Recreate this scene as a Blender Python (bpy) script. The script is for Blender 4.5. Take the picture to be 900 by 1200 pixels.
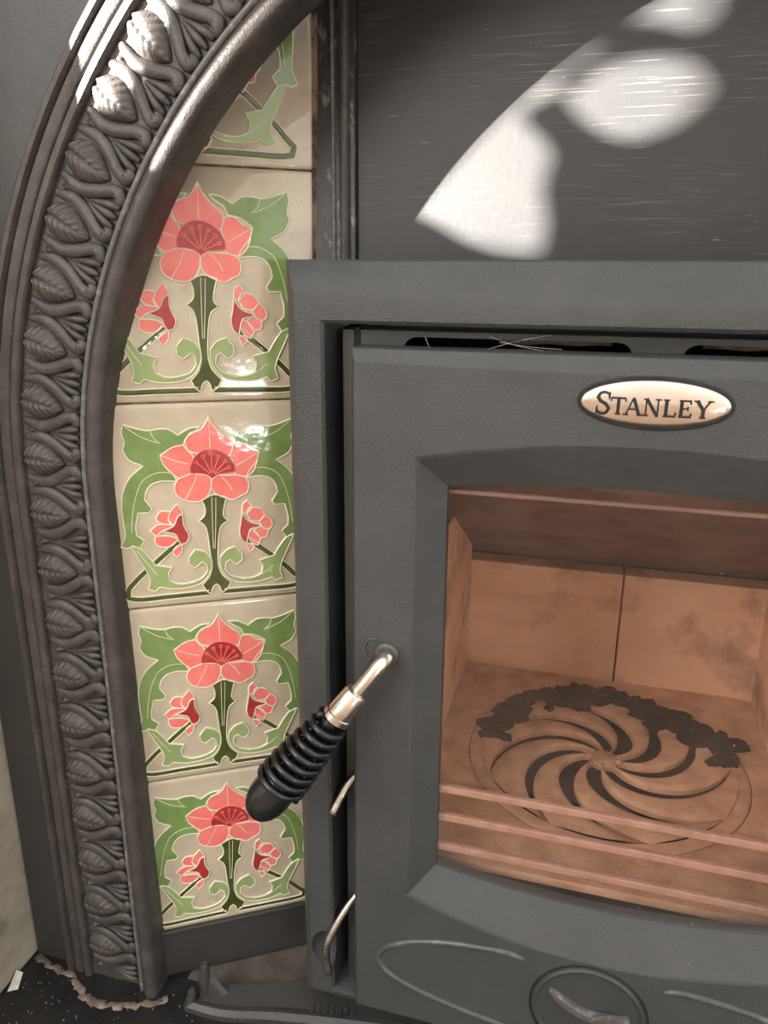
import bpy, bmesh, math, random
from mathutils import Vector, Matrix
from mathutils.geometry import tessellate_polygon
random.seed(7)
for o in list(bpy.data.objects): bpy.data.objects.remove(o)
scene = bpy.context.scene
COL = scene.collection
H0 = 595.0                      # height of the lens above the hearth, mm

# ------------------------------------------------------------------ camera
cam = bpy.data.cameras.new('camera')
cam.sensor_fit = 'HORIZONTAL'; cam.sensor_width = 36.0; cam.lens = 36.0
cam.clip_start = 0.01
camo = bpy.data.objects.new('camera', cam); COL.objects.link(camo)
cr = Vector((0.96211535, 0.27256576, 0.00647731))
cu = Vector((-0.08673398, 0.28346158, 0.95505327))
cb = Vector((0.25847875, -0.91943322, 0.29636345))
m = Matrix((cr, cu, cb)).transposed().to_4x4()
m.translation = Vector((0, 0, H0 / 1000))
camo.matrix_world = m
scene.camera = camo

# ------------------------------------------------------------------ light
w = bpy.data.worlds.new('world'); scene.world = w; w.use_nodes = True
bg = w.node_tree.nodes['Background']
bg.inputs['Color'].default_value = (1.0, 0.985, 0.965, 1)
bg.inputs['Strength'].default_value = 1.5
SUN = Vector((0.796, 0.592, -0.125)).normalized()
sl = bpy.data.lights.new('sun', 'SUN'); sl.energy = 75.0; sl.angle = math.radians(0.55)
sl.color = (1.0, 0.95, 0.88)
so = bpy.data.objects.new('sun', sl); COL.objects.link(so)
so.rotation_euler = SUN.to_track_quat('-Z', 'Y').to_euler()
so.location = (-3, -2, 2)
al = bpy.data.lights.new('window_daylight', 'AREA'); al.shape = 'RECTANGLE'
al.size = 1.3; al.size_y = 1.3; al.energy = 30.0; al.color = (1.0, 0.98, 0.95)
ao = bpy.data.objects.new('window_daylight', al); COL.objects.link(ao)
ao.location = (-1.25, -1.5, 1.45)
ao.rotation_euler = (Vector((-0.15, 0.5, 0.35)) - Vector(ao.location)).to_track_quat('-Z', 'Y').to_euler()

gl_ = bpy.data.lights.new('tile_glint_light', 'AREA'); gl_.shape = 'RECTANGLE'; gl_.size = 0.10; gl_.size_y = 0.045; gl_.energy = 1.3  # small added lamp with no known source, puts glints on the tile glaze
go = bpy.data.objects.new('tile_glint_light', gl_); COL.objects.link(go); go.location = (0.67, -0.65, 0.18)
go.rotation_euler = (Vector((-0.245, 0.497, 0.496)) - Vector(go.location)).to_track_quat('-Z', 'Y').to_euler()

vs = scene.view_settings
vs.view_transform = 'Standard'; vs.look = 'None'; vs.exposure = 0.2; vs.gamma = 1.0
vs.use_curve_mapping = False

# ------------------------------------------------------------------ helpers
WM = {}
def P(v): return Vector((v[0] / 1000, v[1] / 1000, (v[2] + H0) / 1000))

def place(o, parent, M):
    COL.objects.link(o)
    if parent is not None:
        o.parent = parent
        o.matrix_basis = WM[parent.name].inverted() @ M
    else:
        o.matrix_basis = M
    WM[o.name] = M

def mesh_of(name, verts, faces, mats, smooth=False, midx=None):
    me = bpy.data.meshes.new(name)
    me.from_pydata([tuple(v) for v in verts], [], faces)
    for mt in (mats if isinstance(mats, (list, tuple)) else [mats]): me.materials.append(mt)
    if midx is not None: me.polygons.foreach_set('material_index', midx)
    me.update()
    bm = bmesh.new(); bm.from_mesh(me)
    bmesh.ops.recalc_face_normals(bm, faces=bm.faces[:]); bm.to_mesh(me); bm.free()
    if smooth is True:
        me.polygons.foreach_set('use_smooth', [True] * len(me.polygons))
    elif smooth:
        me.set_sharp_from_angle(angle=math.radians(smooth))
        me.polygons.foreach_set('use_smooth', [True] * len(me.polygons))
    return me

def build(name, verts, faces, mats, parent=None, smooth=False, midx=None, bevel=0):
    """verts in scene millimetres, one mesh object with its origin at its own base centre"""
    vv = [P(v) for v in verts]
    lo = Vector([min(v[i] for v in vv) for i in range(3)]); hi = Vector([max(v[i] for v in vv) for i in range(3)])
    c = Vector(((lo.x + hi.x) / 2, (lo.y + hi.y) / 2, lo.z))
    me = mesh_of(name, [v - c for v in vv], faces, mats, smooth, midx)
    o = bpy.data.objects.new(name, me); place(o, parent, Matrix.Translation(c))
    if bevel:
        b = o.modifiers.new('bevel', 'BEVEL'); b.width = bevel / 1000; b.segments = 2
        b.limit_method = 'ANGLE'; b.angle_limit = math.radians(28)
        if not smooth:
            me.polygons.foreach_set('use_smooth', [True] * len(me.polygons))
            b.harden_normals = True
    return o

def local(name, me, parent, M):
    o = bpy.data.objects.new(name, me); place(o, parent, M); return o

def tag(o, label, cat=None, group=None, kind=None):
    if label: o['label'] = label
    if cat: o['category'] = cat
    if group: o['group'] = group
    if kind: o['kind'] = kind
    return o

def thing(name, loc, label, cat):
    o = bpy.data.objects.new(name, None); o.empty_display_size = 0.05
    place(o, None, Matrix.Translation(P(loc))); return tag(o, label, cat)

class MB:
    def __init__(s): s.v = []; s.f = []; s.m = []
    def add(s, v, f, m=0):
        n = len(s.v); s.v += [tuple(a) for a in v]; s.f += [tuple(i + n for i in q) for q in f]; s.m += [m] * len(f)
        return s
    def box(s, x0, x1, y0, y1, z0, z1, m=0):
        v = [(x, y, z) for z in (z0, z1) for y in (y0, y1) for x in (x0, x1)]
        return s.add(v, [(0, 2, 3, 1), (4, 5, 7, 6), (0, 1, 5, 4), (2, 6, 7, 3), (0, 4, 6, 2), (1, 3, 7, 5)], m)
    def tube(s, pts, rad, n=10, m=0, flat=None, cap=True):
        v, f = tube(pts, rad, n, flat, cap); return s.add(v, f, m)
    def build(s, name, mats, parent=None, smooth=False, bevel=0):
        return build(name, s.v, s.f, mats, parent, smooth, s.m, bevel)
    def mesh(s, name, mats, smooth=False):
        return mesh_of(name, [Vector(a) / 1000 for a in s.v], s.f, mats, smooth, s.m)

def tube(pts, rad, n=10, flat=None, cap=True):
    pts = [Vector(p) for p in pts]
    if not isinstance(rad, (list, tuple)): rad = [rad] * len(pts)
    v = []; f = []; up = None
    for i, p in enumerate(pts):
        t = (pts[min(i + 1, len(pts) - 1)] - pts[max(i - 1, 0)]).normalized()
        if flat is not None: up = Vector(flat)
        elif up is None: up = Vector((0, 0, 1)) if abs(t.z) < 0.9 else Vector((1, 0, 0))
        a = up.cross(t).normalized(); up2 = t.cross(a).normalized()
        if flat is None: up = up2
        for k in range(n):
            g = 2 * math.pi * k / n
            v.append(p + (a * math.cos(g) + up2 * math.sin(g)) * rad[i])
    for i in range(len(pts) - 1):
        for k in range(n):
            k2 = (k + 1) % n
            f.append((i * n + k, i * n + k2, (i + 1) * n + k2, (i + 1) * n + k))
    if cap:
        f.append(tuple(range(n - 1, -1, -1))); L = (len(pts) - 1) * n; f.append(tuple(range(L, L + n)))
    return v, f

def spline(pts, sub=5, closed=False, sharp=55):
    """cubic through the points that keeps sharp corners sharp"""
    p = [Vector(a) for a in pts]; n = len(p); out = []
    def tan(i):
        if not closed and i in (0, n - 1):
            return (p[1] - p[0]) * .5 if i == 0 else (p[-1] - p[-2]) * .5, (p[1] - p[0]) * .5 if i == 0 else (p[-1] - p[-2]) * .5
        a = p[i] - p[i - 1]; b = p[(i + 1) % n] - p[i]
        if a.length > 1e-6 and b.length > 1e-6 and a.angle(b) > math.radians(sharp): return a * .6, b * .6
        t = (a.normalized() + b.normalized()) * .5
        return t * a.length * .9, t * b.length * .9
    for i in range(n if closed else n - 1):
        j = (i + 1) % n; t0 = tan(i)[1]; t1 = tan(j)[0]
        for k in range(sub):
            u = k / sub; u2 = u * u; u3 = u2 * u
            out.append(p[i] * (2 * u3 - 3 * u2 + 1) + t0 * (u3 - 2 * u2 + u) + p[j] * (-2 * u3 + 3 * u2) + t1 * (u3 - u2))
    if not closed: out.append(p[-1])
    return out

def pad(mb, poly, h0, h1, m=0):
    """2D polygon (x,y) raised from h0 to h1 along z"""
    n = len(poly)
    tri = tessellate_polygon([[Vector((a[0], a[1], 0)) for a in poly]])
    v = [(a[0], a[1], h1) for a in poly] + [(a[0], a[1], h0) for a in poly]
    mb.add(v, [tuple(t) for t in tri] + [(i, (i + 1) % n, (i + 1) % n + n, i + n) for i in range(n)], m)

def ridge(mb, line, wd, h0, h1, m=0, closed=True):
    """raised rounded line that follows a 2D polyline"""
    n = len(line); L = [Vector((a[0], a[1])) for a in line]; v = []; f = []
    for i in range(n):
        a = L[i - 1] if (closed or i) else L[i]; b = L[(i + 1) % n] if (closed or i < n - 1) else L[i]
        t = (b - a)
        t = t.normalized() if t.length > 1e-6 else Vector((1, 0))
        nn = Vector((-t.y, t.x))
        for (k, hh) in ((-1, 0), (-.62, .8), (0, 1), (.62, .8), (1, 0)):
            q = L[i] + nn * wd * k; v.append((q.x, q.y, h0 + (h1 - h0) * hh))
    for i in range(n if closed else n - 1):
        j = (i + 1) % n
        for k in range(4): f.append((i * 5 + k, i * 5 + k + 1, j * 5 + k + 1, j * 5 + k))
    mb.add(v, f, m)

def loops(mb, ls, m=0, cap_first=False, cap_last=False):
    n = len(ls[0]); v = [p for l in ls for p in l]; f = []
    for i in range(len(ls) - 1):
        for k in range(n):
            k2 = (k + 1) % n
            f.append((i * n + k, i * n + k2, (i + 1) * n + k2, (i + 1) * n + k))
    if cap_first: f.append(tuple(range(n)))
    if cap_last: f.append(tuple(range((len(ls) - 1) * n, len(ls) * n)))
    mb.add(v, f, m)

def lathe(mb, prof, axis0, axis1, n=24, m=0):
    """profile (distance along the axis, radius) turned round the line axis0 -> axis1"""
    a = Vector(axis0); t = (Vector(axis1) - a).normalized()
    u = t.orthogonal().normalized(); w_ = t.cross(u)
    loops(mb, [[a + t * d + (u * math.cos(2 * math.pi * k / n) + w_ * math.sin(2 * math.pi * k / n)) * r for k in range(n)] for d, r in prof], m)

# ------------------------------------------------------------------ materials
def mat(name, col, rough=0.5, metal=0.0, spec=0.5, coat=0.0, noise=None, bump=None, col2=None, scale2=8, lo=.4, hi=.65, stretch=None, detail=4, extra=None):
    """procedural: base colour mottled with col2, bump from fine noise. noise scales per metre"""
    m_ = bpy.data.materials.new(name); m_.use_nodes = True
    nt = m_.node_tree; b = nt.nodes['Principled BSDF']; L = nt.links
    b.inputs['Base Color'].default_value = (*col, 1); b.inputs['Roughness'].default_value = rough
    b.inputs['Metallic'].default_value = metal; b.inputs['Specular IOR Level'].default_value = spec
    b.inputs['Coat Weight'].default_value = coat; b.inputs['Coat Roughness'].default_value = .06
    tc = nt.nodes.new('ShaderNodeNewGeometry')
    def coords(st=None):
        if not st: return tc.outputs['Position']
        mp = nt.nodes.new('ShaderNodeMapping'); mp.inputs['Scale'].default_value = st
        L.new(tc.outputs['Position'], mp.inputs['Vector']); return mp.outputs['Vector']
    last = None
    def layer(prev, c2, sc, lo_, hi_, st, det):
        n = nt.nodes.new('ShaderNodeTexNoise'); n.inputs['Scale'].default_value = sc; n.inputs['Detail'].default_value = det
        n.inputs['Roughness'].default_value = .6
        L.new(coords(st), n.inputs['Vector'])
        r = nt.nodes.new('ShaderNodeMapRange'); r.inputs['From Min'].default_value = lo_; r.inputs['From Max'].default_value = hi_
        L.new(n.outputs['Fac'], r.inputs['Value'])
        mx = nt.nodes.new('ShaderNodeMix'); mx.data_type = 'RGBA'
        L.new(r.outputs['Result'], mx.inputs['Factor'])
        if prev is None: mx.inputs['A'].default_value = (*col, 1)
        else: L.new(prev, mx.inputs['A'])
        mx.inputs['B'].default_value = (*c2, 1)
        return mx.outputs['Result']
    if col2: last = layer(None, col2, scale2, lo, hi, stretch, detail)
    for e in (extra or []): last = layer(last, *e)
    if last is not None: L.new(last, b.inputs['Base Color'])
    if bump:
        prevn = None
        for (sc, st) in bump:
            n = nt.nodes.new('ShaderNodeTexNoise'); n.inputs['Scale'].default_value = sc; n.inputs['Detail'].default_value = 3
            L.new(coords(), n.inputs['Vector'])
            bp = nt.nodes.new('ShaderNodeBump'); bp.inputs['Strength'].default_value = 1.0
            bp.inputs['Distance'].default_value = st / 1000
            L.new(n.outputs['Fac'], bp.inputs['Height'])
            if prevn: L.new(prevn, bp.inputs['Normal'])
            prevn = bp.outputs['Normal']
        L.new(prevn, b.inputs['Normal'])
    return m_

M_iron = mat('blackleaded_iron', (.050, .043, .039), .44, 0.0, .5, col2=(.095, .081, .072), scale2=55, lo=.45, hi=.8, bump=[(900, .35), (160, .5)],
             extra=[((.16, .145, .13), 420, .70, .80, None, 3)])
M_ironplate = mat('iron_plate', (.042, .040, .038), .48, 0.0, .55, col2=(.052, .047, .042), scale2=30, lo=.45, hi=.75, bump=[(700, .12), (90, .3)],
             extra=[((.17, .16, .15), 260, .74, .82, None, 3)])
M_strip = mat('worn_iron_strip', (.035, .035, .036), .42, 0.0, .55, col2=(.30, .28, .26), scale2=170, lo=.56, hi=.74, stretch=(1, 1, .5), detail=6, bump=[(600, .2)])
M_ridge = mat('rubbed_edge', (.11, .105, .10), .42, 0.0, .55, col2=(.25, .235, .22), scale2=200, lo=.5, hi=.7, bump=[(600, .2)])
M_board = mat('charcoal_board_paint', (.030, .030, .031), .46, 0.0, .5, col2=(.035, .033, .032), scale2=12, bump=[(260, .10)],
              extra=[((.20, .185, .175), 60, .69, .72, (1, 1, 10), 6)])
def scuffed(m_, cols, streaks):
    """horizontal scuff marks that gather in patches"""
    nt = m_.node_tree; b = nt.nodes['Principled BSDF']; L = nt.links; g = nt.nodes.new('ShaderNodeNewGeometry')
    def field(sc, st, lo, hi, det):
        mp = nt.nodes.new('ShaderNodeMapping'); mp.inputs['Scale'].default_value = st; L.new(g.outputs['Position'], mp.inputs['Vector'])
        n = nt.nodes.new('ShaderNodeTexNoise'); n.inputs['Scale'].default_value = sc; n.inputs['Detail'].default_value = det; L.new(mp.outputs[0], n.inputs['Vector'])
        r = nt.nodes.new('ShaderNodeMapRange'); r.inputs['From Min'].default_value = lo; r.inputs['From Max'].default_value = hi; L.new(n.outputs['Fac'], r.inputs['Value']); return r.outputs[0]
    prev = b.inputs['Base Color'].links[0].from_socket
    for c, s1, s2 in streaks:
        mu = nt.nodes.new('ShaderNodeMath'); mu.operation = 'MULTIPLY'; L.new(field(*s1), mu.inputs[0]); L.new(field(*s2), mu.inputs[1])
        mx = nt.nodes.new('ShaderNodeMix'); mx.data_type = 'RGBA'; L.new(mu.outputs[0], mx.inputs['Factor']); L.new(prev, mx.inputs['A']); mx.inputs['B'].default_value = (*c, 1); prev = mx.outputs['Result']
    L.new(prev, b.inputs['Base Color'])
scuffed(M_board, None, [((.12, .11, .105), (20, (1, 1, 55), .60, .68, 9), (7, (.6, 1, 2.2), .50, .64, 2)), ((.085, .08, .076), (40, (1, 1, 30), .60, .68, 6), (11, (1, 1, 2), .48, .6, 2))])
M_stove = mat('stove_paint', (.052, .054, .053), .48, 0.0, .5, col2=(.061, .062, .061), scale2=20, bump=[(850, .75)],
              extra=[((.30, .29, .27), 800, .745, .78, None, 2)])
M_stovesmooth = mat('stove_paint_smooth', (.044, .045, .044), .46, 0.0, .5, col2=(.052, .052, .051), scale2=20, bump=[(700, .10)],
              extra=[((.25, .24, .22), 700, .77, .80, None, 2)])
M_worn = mat('stove_paint_rubbed', (.072, .074, .073), .36, 0.2, .5, bump=[(700, .15)], col2=(.15, .15, .147), scale2=90, lo=.45, hi=.75)
M_black = mat('soot_black', (.006, .006, .006), .8, bump=[(300, .8)], col2=(.014, .013, .012), scale2=60)
M_nickel = mat('nickel', (.78, .70, .62), .22, 1.0, bump=[(500, .04)], col2=(.62, .54, .46), scale2=60)
M_steel = mat('worn_steel', (.62, .57, .50), .34, 1.0, bump=[(400, .2)], col2=(.30, .25, .20), scale2=90)
M_chrome = mat('badge_chrome', (.86, .76, .68), .20, 1.0, bump=[(800, .03), (60, .25)], col2=(.80, .68, .60), scale2=30)
M_letter = mat('badge_black', (.010, .010, .010), .35, col2=(.02, .02, .02), scale2=100)
M_plastic = mat('handle_black', (.008, .008, .009), .22, 0.0, .6, col2=(.012, .012, .013), scale2=50)
M_glaze = mat('glaze_stone', (.50, .42, .31), .10, 0, .5, .6, col2=(.60, .515, .385), scale2=26, lo=.35, hi=.7, bump=[(38, .5)],
              extra=[((.40, .33, .25), 60, .60, .85, None, 3), ((.10, .08, .06), 330, .765, .79, None, 2)])
M_tube = mat('glaze_line', (.86, .80, .60), .12, 0, .5, .5, col2=(.72, .68, .50), scale2=60)
M_pink = mat('glaze_pink', (.86, .175, .150), .08, 0, .5, .6, col2=(.90, .25, .215), scale2=70, lo=.35, hi=.7, bump=[(45, .5)])
M_red = mat('glaze_red', (.46, .040, .042), .08, 0, .5, .6, col2=(.36, .026, .032), scale2=90, bump=[(45, .5)])
M_green = mat('glaze_green', (.165, .265, .075), .08, 0, .5, .6, col2=(.225, .335, .115), scale2=70, lo=.35, hi=.7, bump=[(45, .5)])
M_pale = mat('glaze_pale_green', (.265, .355, .13), .08, 0, .5, .6, col2=(.335, .425, .185), scale2=70, lo=.35, hi=.7, bump=[(45, .5)])
M_olive = mat('glaze_olive', (.050, .068, .012), .08, 0, .5, .6, col2=(.085, .105, .022), scale2=60, lo=.4, hi=.7, bump=[(45, .5)])
M_grout = mat('grout', (.20, .13, .08), .9, col2=(.05, .035, .025), scale2=70, lo=.45, hi=.6, bump=[(300, .8)])
M_hearth = mat('hearth_black', (.012, .012, .012), .35, 0, .5, col2=(.022, .020, .019), scale2=20, bump=[(500, .2)],
               extra=[((.55, .50, .45), 420, .73, .76, None, 2)])
M_dust = mat('dusty_hearth', (.085, .068, .054), .85, col2=(.14, .115, .093), scale2=40, bump=[(300, .8)],
             extra=[((.35, .30, .25), 300, .72, .78, None, 3)])
M_stone = mat('mantel_stone', (.40, .35, .28), .8, col2=(.28, .24, .19), scale2=25, lo=.42, hi=.7, bump=[(250, .5)],
              extra=[((.10, .085, .07), 200, .72, .80, None, 3), ((.10, .09, .08), 16, .60, .72, None, 5)])
M_mortar = mat('mortar', (.25, .195, .15), .95, col2=(.11, .08, .06), scale2=90, bump=[(250, 1.5)])
M_brick = mat('fire_brick', (.86, .60, .41), .9, col2=(.75, .50, .33), scale2=14, lo=.35, hi=.7, bump=[(250, .5)],
              extra=[((.30, .18, .12), 13, .52, .74, None, 5)])
M_grate = mat('grate_rusty', (.68, .45, .29), .85, col2=(.47, .28, .17), scale2=40, lo=.4, hi=.7, bump=[(260, .8)],
              extra=[((.60, .48, .36), 200, .68, .76, None, 3)])
M_bar = mat('guard_bar', (.48, .31, .24), .65, 0, .5, col2=(.38, .23, .175), scale2=60, bump=[(400, .6)],
            extra=[((.7, .55, .45), 500, .70, .76, None, 3)])
M_baffle = mat('baffle_plate', (.20, .135, .12), .8, col2=(.13, .09, .08), scale2=20, bump=[(200, .5)])
M_char = mat('charred', (.010, .009, .008), .95, col2=(.035, .025, .02), scale2=90, lo=.5, hi=.7, bump=[(200, 1.5)])
M_rope = mat('seal_rope', (.30, .22, .16), .95, col2=(.16, .11, .08), scale2=150, bump=[(500, 1.0)])
M_web = mat('cobweb', (.5, .48, .45), .8, col2=(.4, .38, .35), scale2=300)
M_wall = mat('room_plaster', (.80, .77, .72), .9, col2=(.76, .73, .68), scale2=6, bump=[(90, .3)])
M_floor = mat('room_floor', (.34, .24, .17), .6, col2=(.27, .185, .125), scale2=6, stretch=(1, 6, 1), bump=[(120, .2)])
M_blocker = mat('plant_leaf', (.05, .14, .03), .5, col2=(.08, .19, .05), scale2=40)
M_flake = mat('white_paint', (.75, .72, .66), .7, col2=(.6, .56, .5), scale2=120)
M_pot = mat('terracotta', (.42, .17, .09), .8, col2=(.36, .14, .075), scale2=30)

# glass: clear warm pane, a little dusty; mirrors the room by Fresnel
M_glass = bpy.data.materials.new('stove_glass'); M_glass.use_nodes = True
nt = M_glass.node_tree; nt.nodes.clear(); L = nt.links
out = nt.nodes.new('ShaderNodeOutputMaterial'); tr = nt.nodes.new('ShaderNodeBsdfTransparent')
tr.inputs['Color'].default_value = (1.0, .90, .86, 1)
gl = nt.nodes.new('ShaderNodeBsdfGlossy'); gl.inputs['Roughness'].default_value = .02
fr = nt.nodes.new('ShaderNodeFresnel'); fr.inputs['IOR'].default_value = 1.45
mx = nt.nodes.new('ShaderNodeMixShader'); L.new(fr.outputs[0], mx.inputs[0]); L.new(tr.outputs[0], mx.inputs[1]); L.new(gl.outputs[0], mx.inputs[2])
df = nt.nodes.new('ShaderNodeBsdfDiffuse'); df.inputs['Color'].default_value = (.62, .42, .34, 1)
ge = nt.nodes.new('ShaderNodeNewGeometry')
n1 = nt.nodes.new('ShaderNodeTexNoise'); n1.inputs['Scale'].default_value = 14; n1.inputs['Detail'].default_value = 6; L.new(ge.outputs['Position'], n1.inputs['Vector'])
r1 = nt.nodes.new('ShaderNodeMapRange'); r1.inputs['From Min'].default_value = .4; r1.inputs['From Max'].default_value = .8
r1.inputs['To Min'].default_value = .01; r1.inputs['To Max'].default_value = .06; L.new(n1.outputs['Fac'], r1.inputs['Value'])
n2 = nt.nodes.new('ShaderNodeTexNoise'); n2.inputs['Scale'].default_value = 420; n2.inputs['Detail'].default_value = 2; L.new(ge.outputs['Position'], n2.inputs['Vector'])
r2 = nt.nodes.new('ShaderNodeMapRange'); r2.inputs['From Min'].default_value = .735; r2.inputs['From Max'].default_value = .77
r2.inputs['To Max'].default_value = .45; L.new(n2.outputs['Fac'], r2.inputs['Value'])
ad = nt.nodes.new('ShaderNodeMath'); ad.operation = 'ADD'; L.new(r1.outputs[0], ad.inputs[0]); L.new(r2.outputs[0], ad.inputs[1])
m2 = nt.nodes.new('ShaderNodeMixShader'); L.new(ad.outputs[0], m2.inputs[0]); L.new(mx.outputs[0], m2.inputs[1]); L.new(df.outputs[0], m2.inputs[2])
L.new(m2.outputs[0], out.inputs['Surface'])

# ------------------------------------------------------------------ the setting
def struct(o): o['kind'] = 'structure'; return o
struct(MB().box(-2400, 2400, -2600, 1000, -640, -610).build('floor', M_floor))
tag(MB().box(-700, 760, 120, 470, -610, -H0).box(-440, 500, 470, 900, -610, -H0).build('hearth', M_hearth, bevel=2),
    'black speckled stone hearth slab under the stove and iron surround', 'hearth')
# the left side wall with the low window that lets the sun in
XW = -1750.0
def sun_back(pt, x):
    t = (pt[0] - x) / SUN.x; return (x, pt[1] - SUN.y * t, pt[2] - SUN.z * t)
def board_pt(x, z): return (x, 531.0, z)        # where a sun ray lands on the board above the stove
wa = [sun_back(board_pt(cx, cy), XW) for cx, cy in ((-390, -35), (130, -35), (-390, 300), (130, 300))]
wy0 = min(p_[1] for p_ in wa); wy1 = max(p_[1] for p_ in wa); wz0 = max(wa[0][2], wa[1][2]); wz1 = max(p_[2] for p_ in wa)
wl = MB()
wl.box(XW - 90, XW, -2600, wy0, -640, 1900); wl.box(XW - 90, XW, wy1, 470, -640, 1900)
wl.box(XW - 90, XW, wy0, wy1, -640, wz0); wl.box(XW - 90, XW, wy0, wy1, wz1, 1900)
struct(wl.build('wall_left', M_wall))
struct(MB().box(XW - 90, 2400, -2700, -2600, -640, 1900).build('wall_back', M_wall))
fw = MB(); fw.box(XW, -641, 471, 560, -610, 1900); fw.box(509, 2400, 471, 560, -610, 1900); fw.box(-641, 509, 471, 560, 700.5, 1900); fw.box(-451, 509, 471, 560, 381, 700.5)
struct(fw.build('wall_front', M_wall))
wf = MB()
for (a, b, c, d) in ((wy0, wy0 + 22, wz0, wz1), (wy1 - 22, wy1, wz0, wz1), (wy0 + 22, wy1 - 22, wz0, wz0 + 22), (wy0 + 22, wy1 - 22, wz1 - 22, wz1)):
    wf.box(XW - 60, XW - 20, a, b, c, d)
struct(wf.build('window_1', M_wall))
# added unseen blockers in leaf form, outlines drawn to shape the sun patches
SUN_BLOCKERS = [
 [(-363,80),(-200,77),(-168,71),(-145,50),(-132,39),(-113,30),(-98,22),(-77,15),(-57,12),(-48,3),(-41,-104),(-387,-125)],
 [(-168,71),(-151,90),(-132,113),(-101,151),(-78,180),(-59,220),(23,212),(18,160),(5,147),(-19,134),(-46,117),(-79,94),(-103,71),(-135,38)],
 [(-62,9),(-47,14),(-44,29),(-48,55),(-44,70),(-49,80),(-62,90),(-61,98),(-51,102),(-41,108),(-34,97),(-21,86),(-8,80),(8,79),(26,85),(41,98),(47,110),(106,107),(138,-93),(-56,-105)],
 [(-40,106),(-40,115),(-32,121),(-21,128),(-16,136),(-8,139),(2,141),(14,139),(32,135),(43,143),(43,164),(51,209),(91,204),(107,102),(48,105),(43,108),(37,116),(22,121),(1,121),(-20,117),(-34,106)],
]
XP = -1080.0; pyc = sun_back((-60, 531, 60), XP)[1]
pl = thing('sun_blocker', (XP + 25, pyc, -610), 'unseen plant-like blocker added to dapple the sun from the low side window', 'plant')
for k, poly in enumerate(SUN_BLOCKERS):
    q = [sun_back(board_pt(*c), XP) for c in [(a.x, a.y) for a in spline([Vector((a[0], a[1], 0)) for a in poly], 4, True)]]
    n = len(q); tri = tessellate_polygon([[Vector((a[1], a[2], 0)) for a in q]])
    mb = MB(); mb.add(q + [(a[0] + 3, a[1], a[2]) for a in q], [tuple(t) for t in tri] + [tuple(i + n for i in reversed(t)) for t in tri] + [(i, (i + 1) % n, (i + 1) % n + n, i + n) for i in range(n)])
    mb.build('leaf', M_blocker, pl)  # leaf-like sun blocker, out of view
mb = MB(); mb.tube(spline([(XP + 6, pyc, 110), (XP + 30, pyc, -100), (XP + 25, pyc, -400)], 6), 9); mb.build('stem', M_blocker, pl, smooth=True)
mb = MB(); lathe(mb, [(0, 2), (0, 85), (200, 115), (205, 122), (230, 122), (230, 108), (215, 104), (214, 2)], (XP + 25, pyc, -610), (XP + 25, pyc, 0), 28)
mb.build('blocker_pot', M_pot, pl, smooth=40)  # stem and pot only dress the added blockers

leg = MB(); leg.box(-640, -452, 331, 470, -H0, 700)
tag(leg.build('mantel_leg', M_stone, bevel=3), 'weathered beige stone mantel leg beside the iron surround', 'mantel')

# ------------------------------------------------------------------ cast-iron surround with tiles
AX, AZ, AR = 29.0, -149.0, 351.0
ins = thing('fireplace_surround', (29, 445, -H0), 'black cast-iron arched fireplace surround with leaf moulding and flowered tiles', 'fireplace')
PATH = [('L', z) for z in (-595, -560, -500, -440, -380, -320, -260, -200)] + [('A', a) for a in range(0, 181, 2)] + [('R', z) for z in (-200, -260, -320, -380, -440, -500, -560, -595)]
def on_path(p_, r, y):
    if p_[0] == 'L': return (AX - AR - r, y, p_[1])
    if p_[0] == 'R': return (AX + AR + r, y, p_[1])
    a = math.radians(p_[1]); return (AX - (AR + r) * math.cos(a), y, AZ + (AR + r) * math.sin(a))
def sweep(name, prof, mt, smooth=38):
    n = len(prof); v = [on_path(q, r, y) for q in PATH for r, y in prof]; f = []
    for i in range(len(PATH) - 1):
        for k in range(n - 1): f.append((i * n + k, i * n + k + 1, (i + 1) * n + k + 1, (i + 1) * n + k))
    f.append(tuple(range(n))); f.append(tuple(range((len(PATH) - 1) * n, len(PATH) * n)))
    return build(name, v, f, mt, ins, smooth)
def arc(cx, cy, rx, ry, a0, a1, n): return [(cx + rx * math.cos(math.radians(a0 + (a1 - a0) * i / n)), cy + ry * math.sin(math.radians(a0 + (a1 - a0) * i / n))) for i in range(n + 1)]
sweep('inner_roll', [(1.5, 462), (0, 446)] + arc(6.6, 440, 6.6, 8.0, 180, 360, 12) + [(13.4, 443), (13.4, 462)], M_iron)
sweep('inner_bead', [(13.4, 460), (13.4, 441)] + arc(16, 439.5, 2.4, 3, 180, 360, 8) + [(18.6, 442), (18.6, 460)], M_ridge)
band = sweep('leaf_band', [(18.6, 460), (18.6, 442.5), (67, 441.5), (67, 460)], M_iron)
sweep('outer_reed', [(67, 460), (67, 440), (67.5, 437.6), (68.6, 436.6), (72.4, 436.6), (73.5, 437.8), (74, 440.5), (75.2, 441), (76, 439.4), (77, 438.8), (83, 438.6), (84, 439.4), (84.6, 441), (85.3, 438), (86.2, 436.2), (89.2, 435.9), (90.4, 437), (91, 440), (91, 460)], M_iron)
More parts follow.
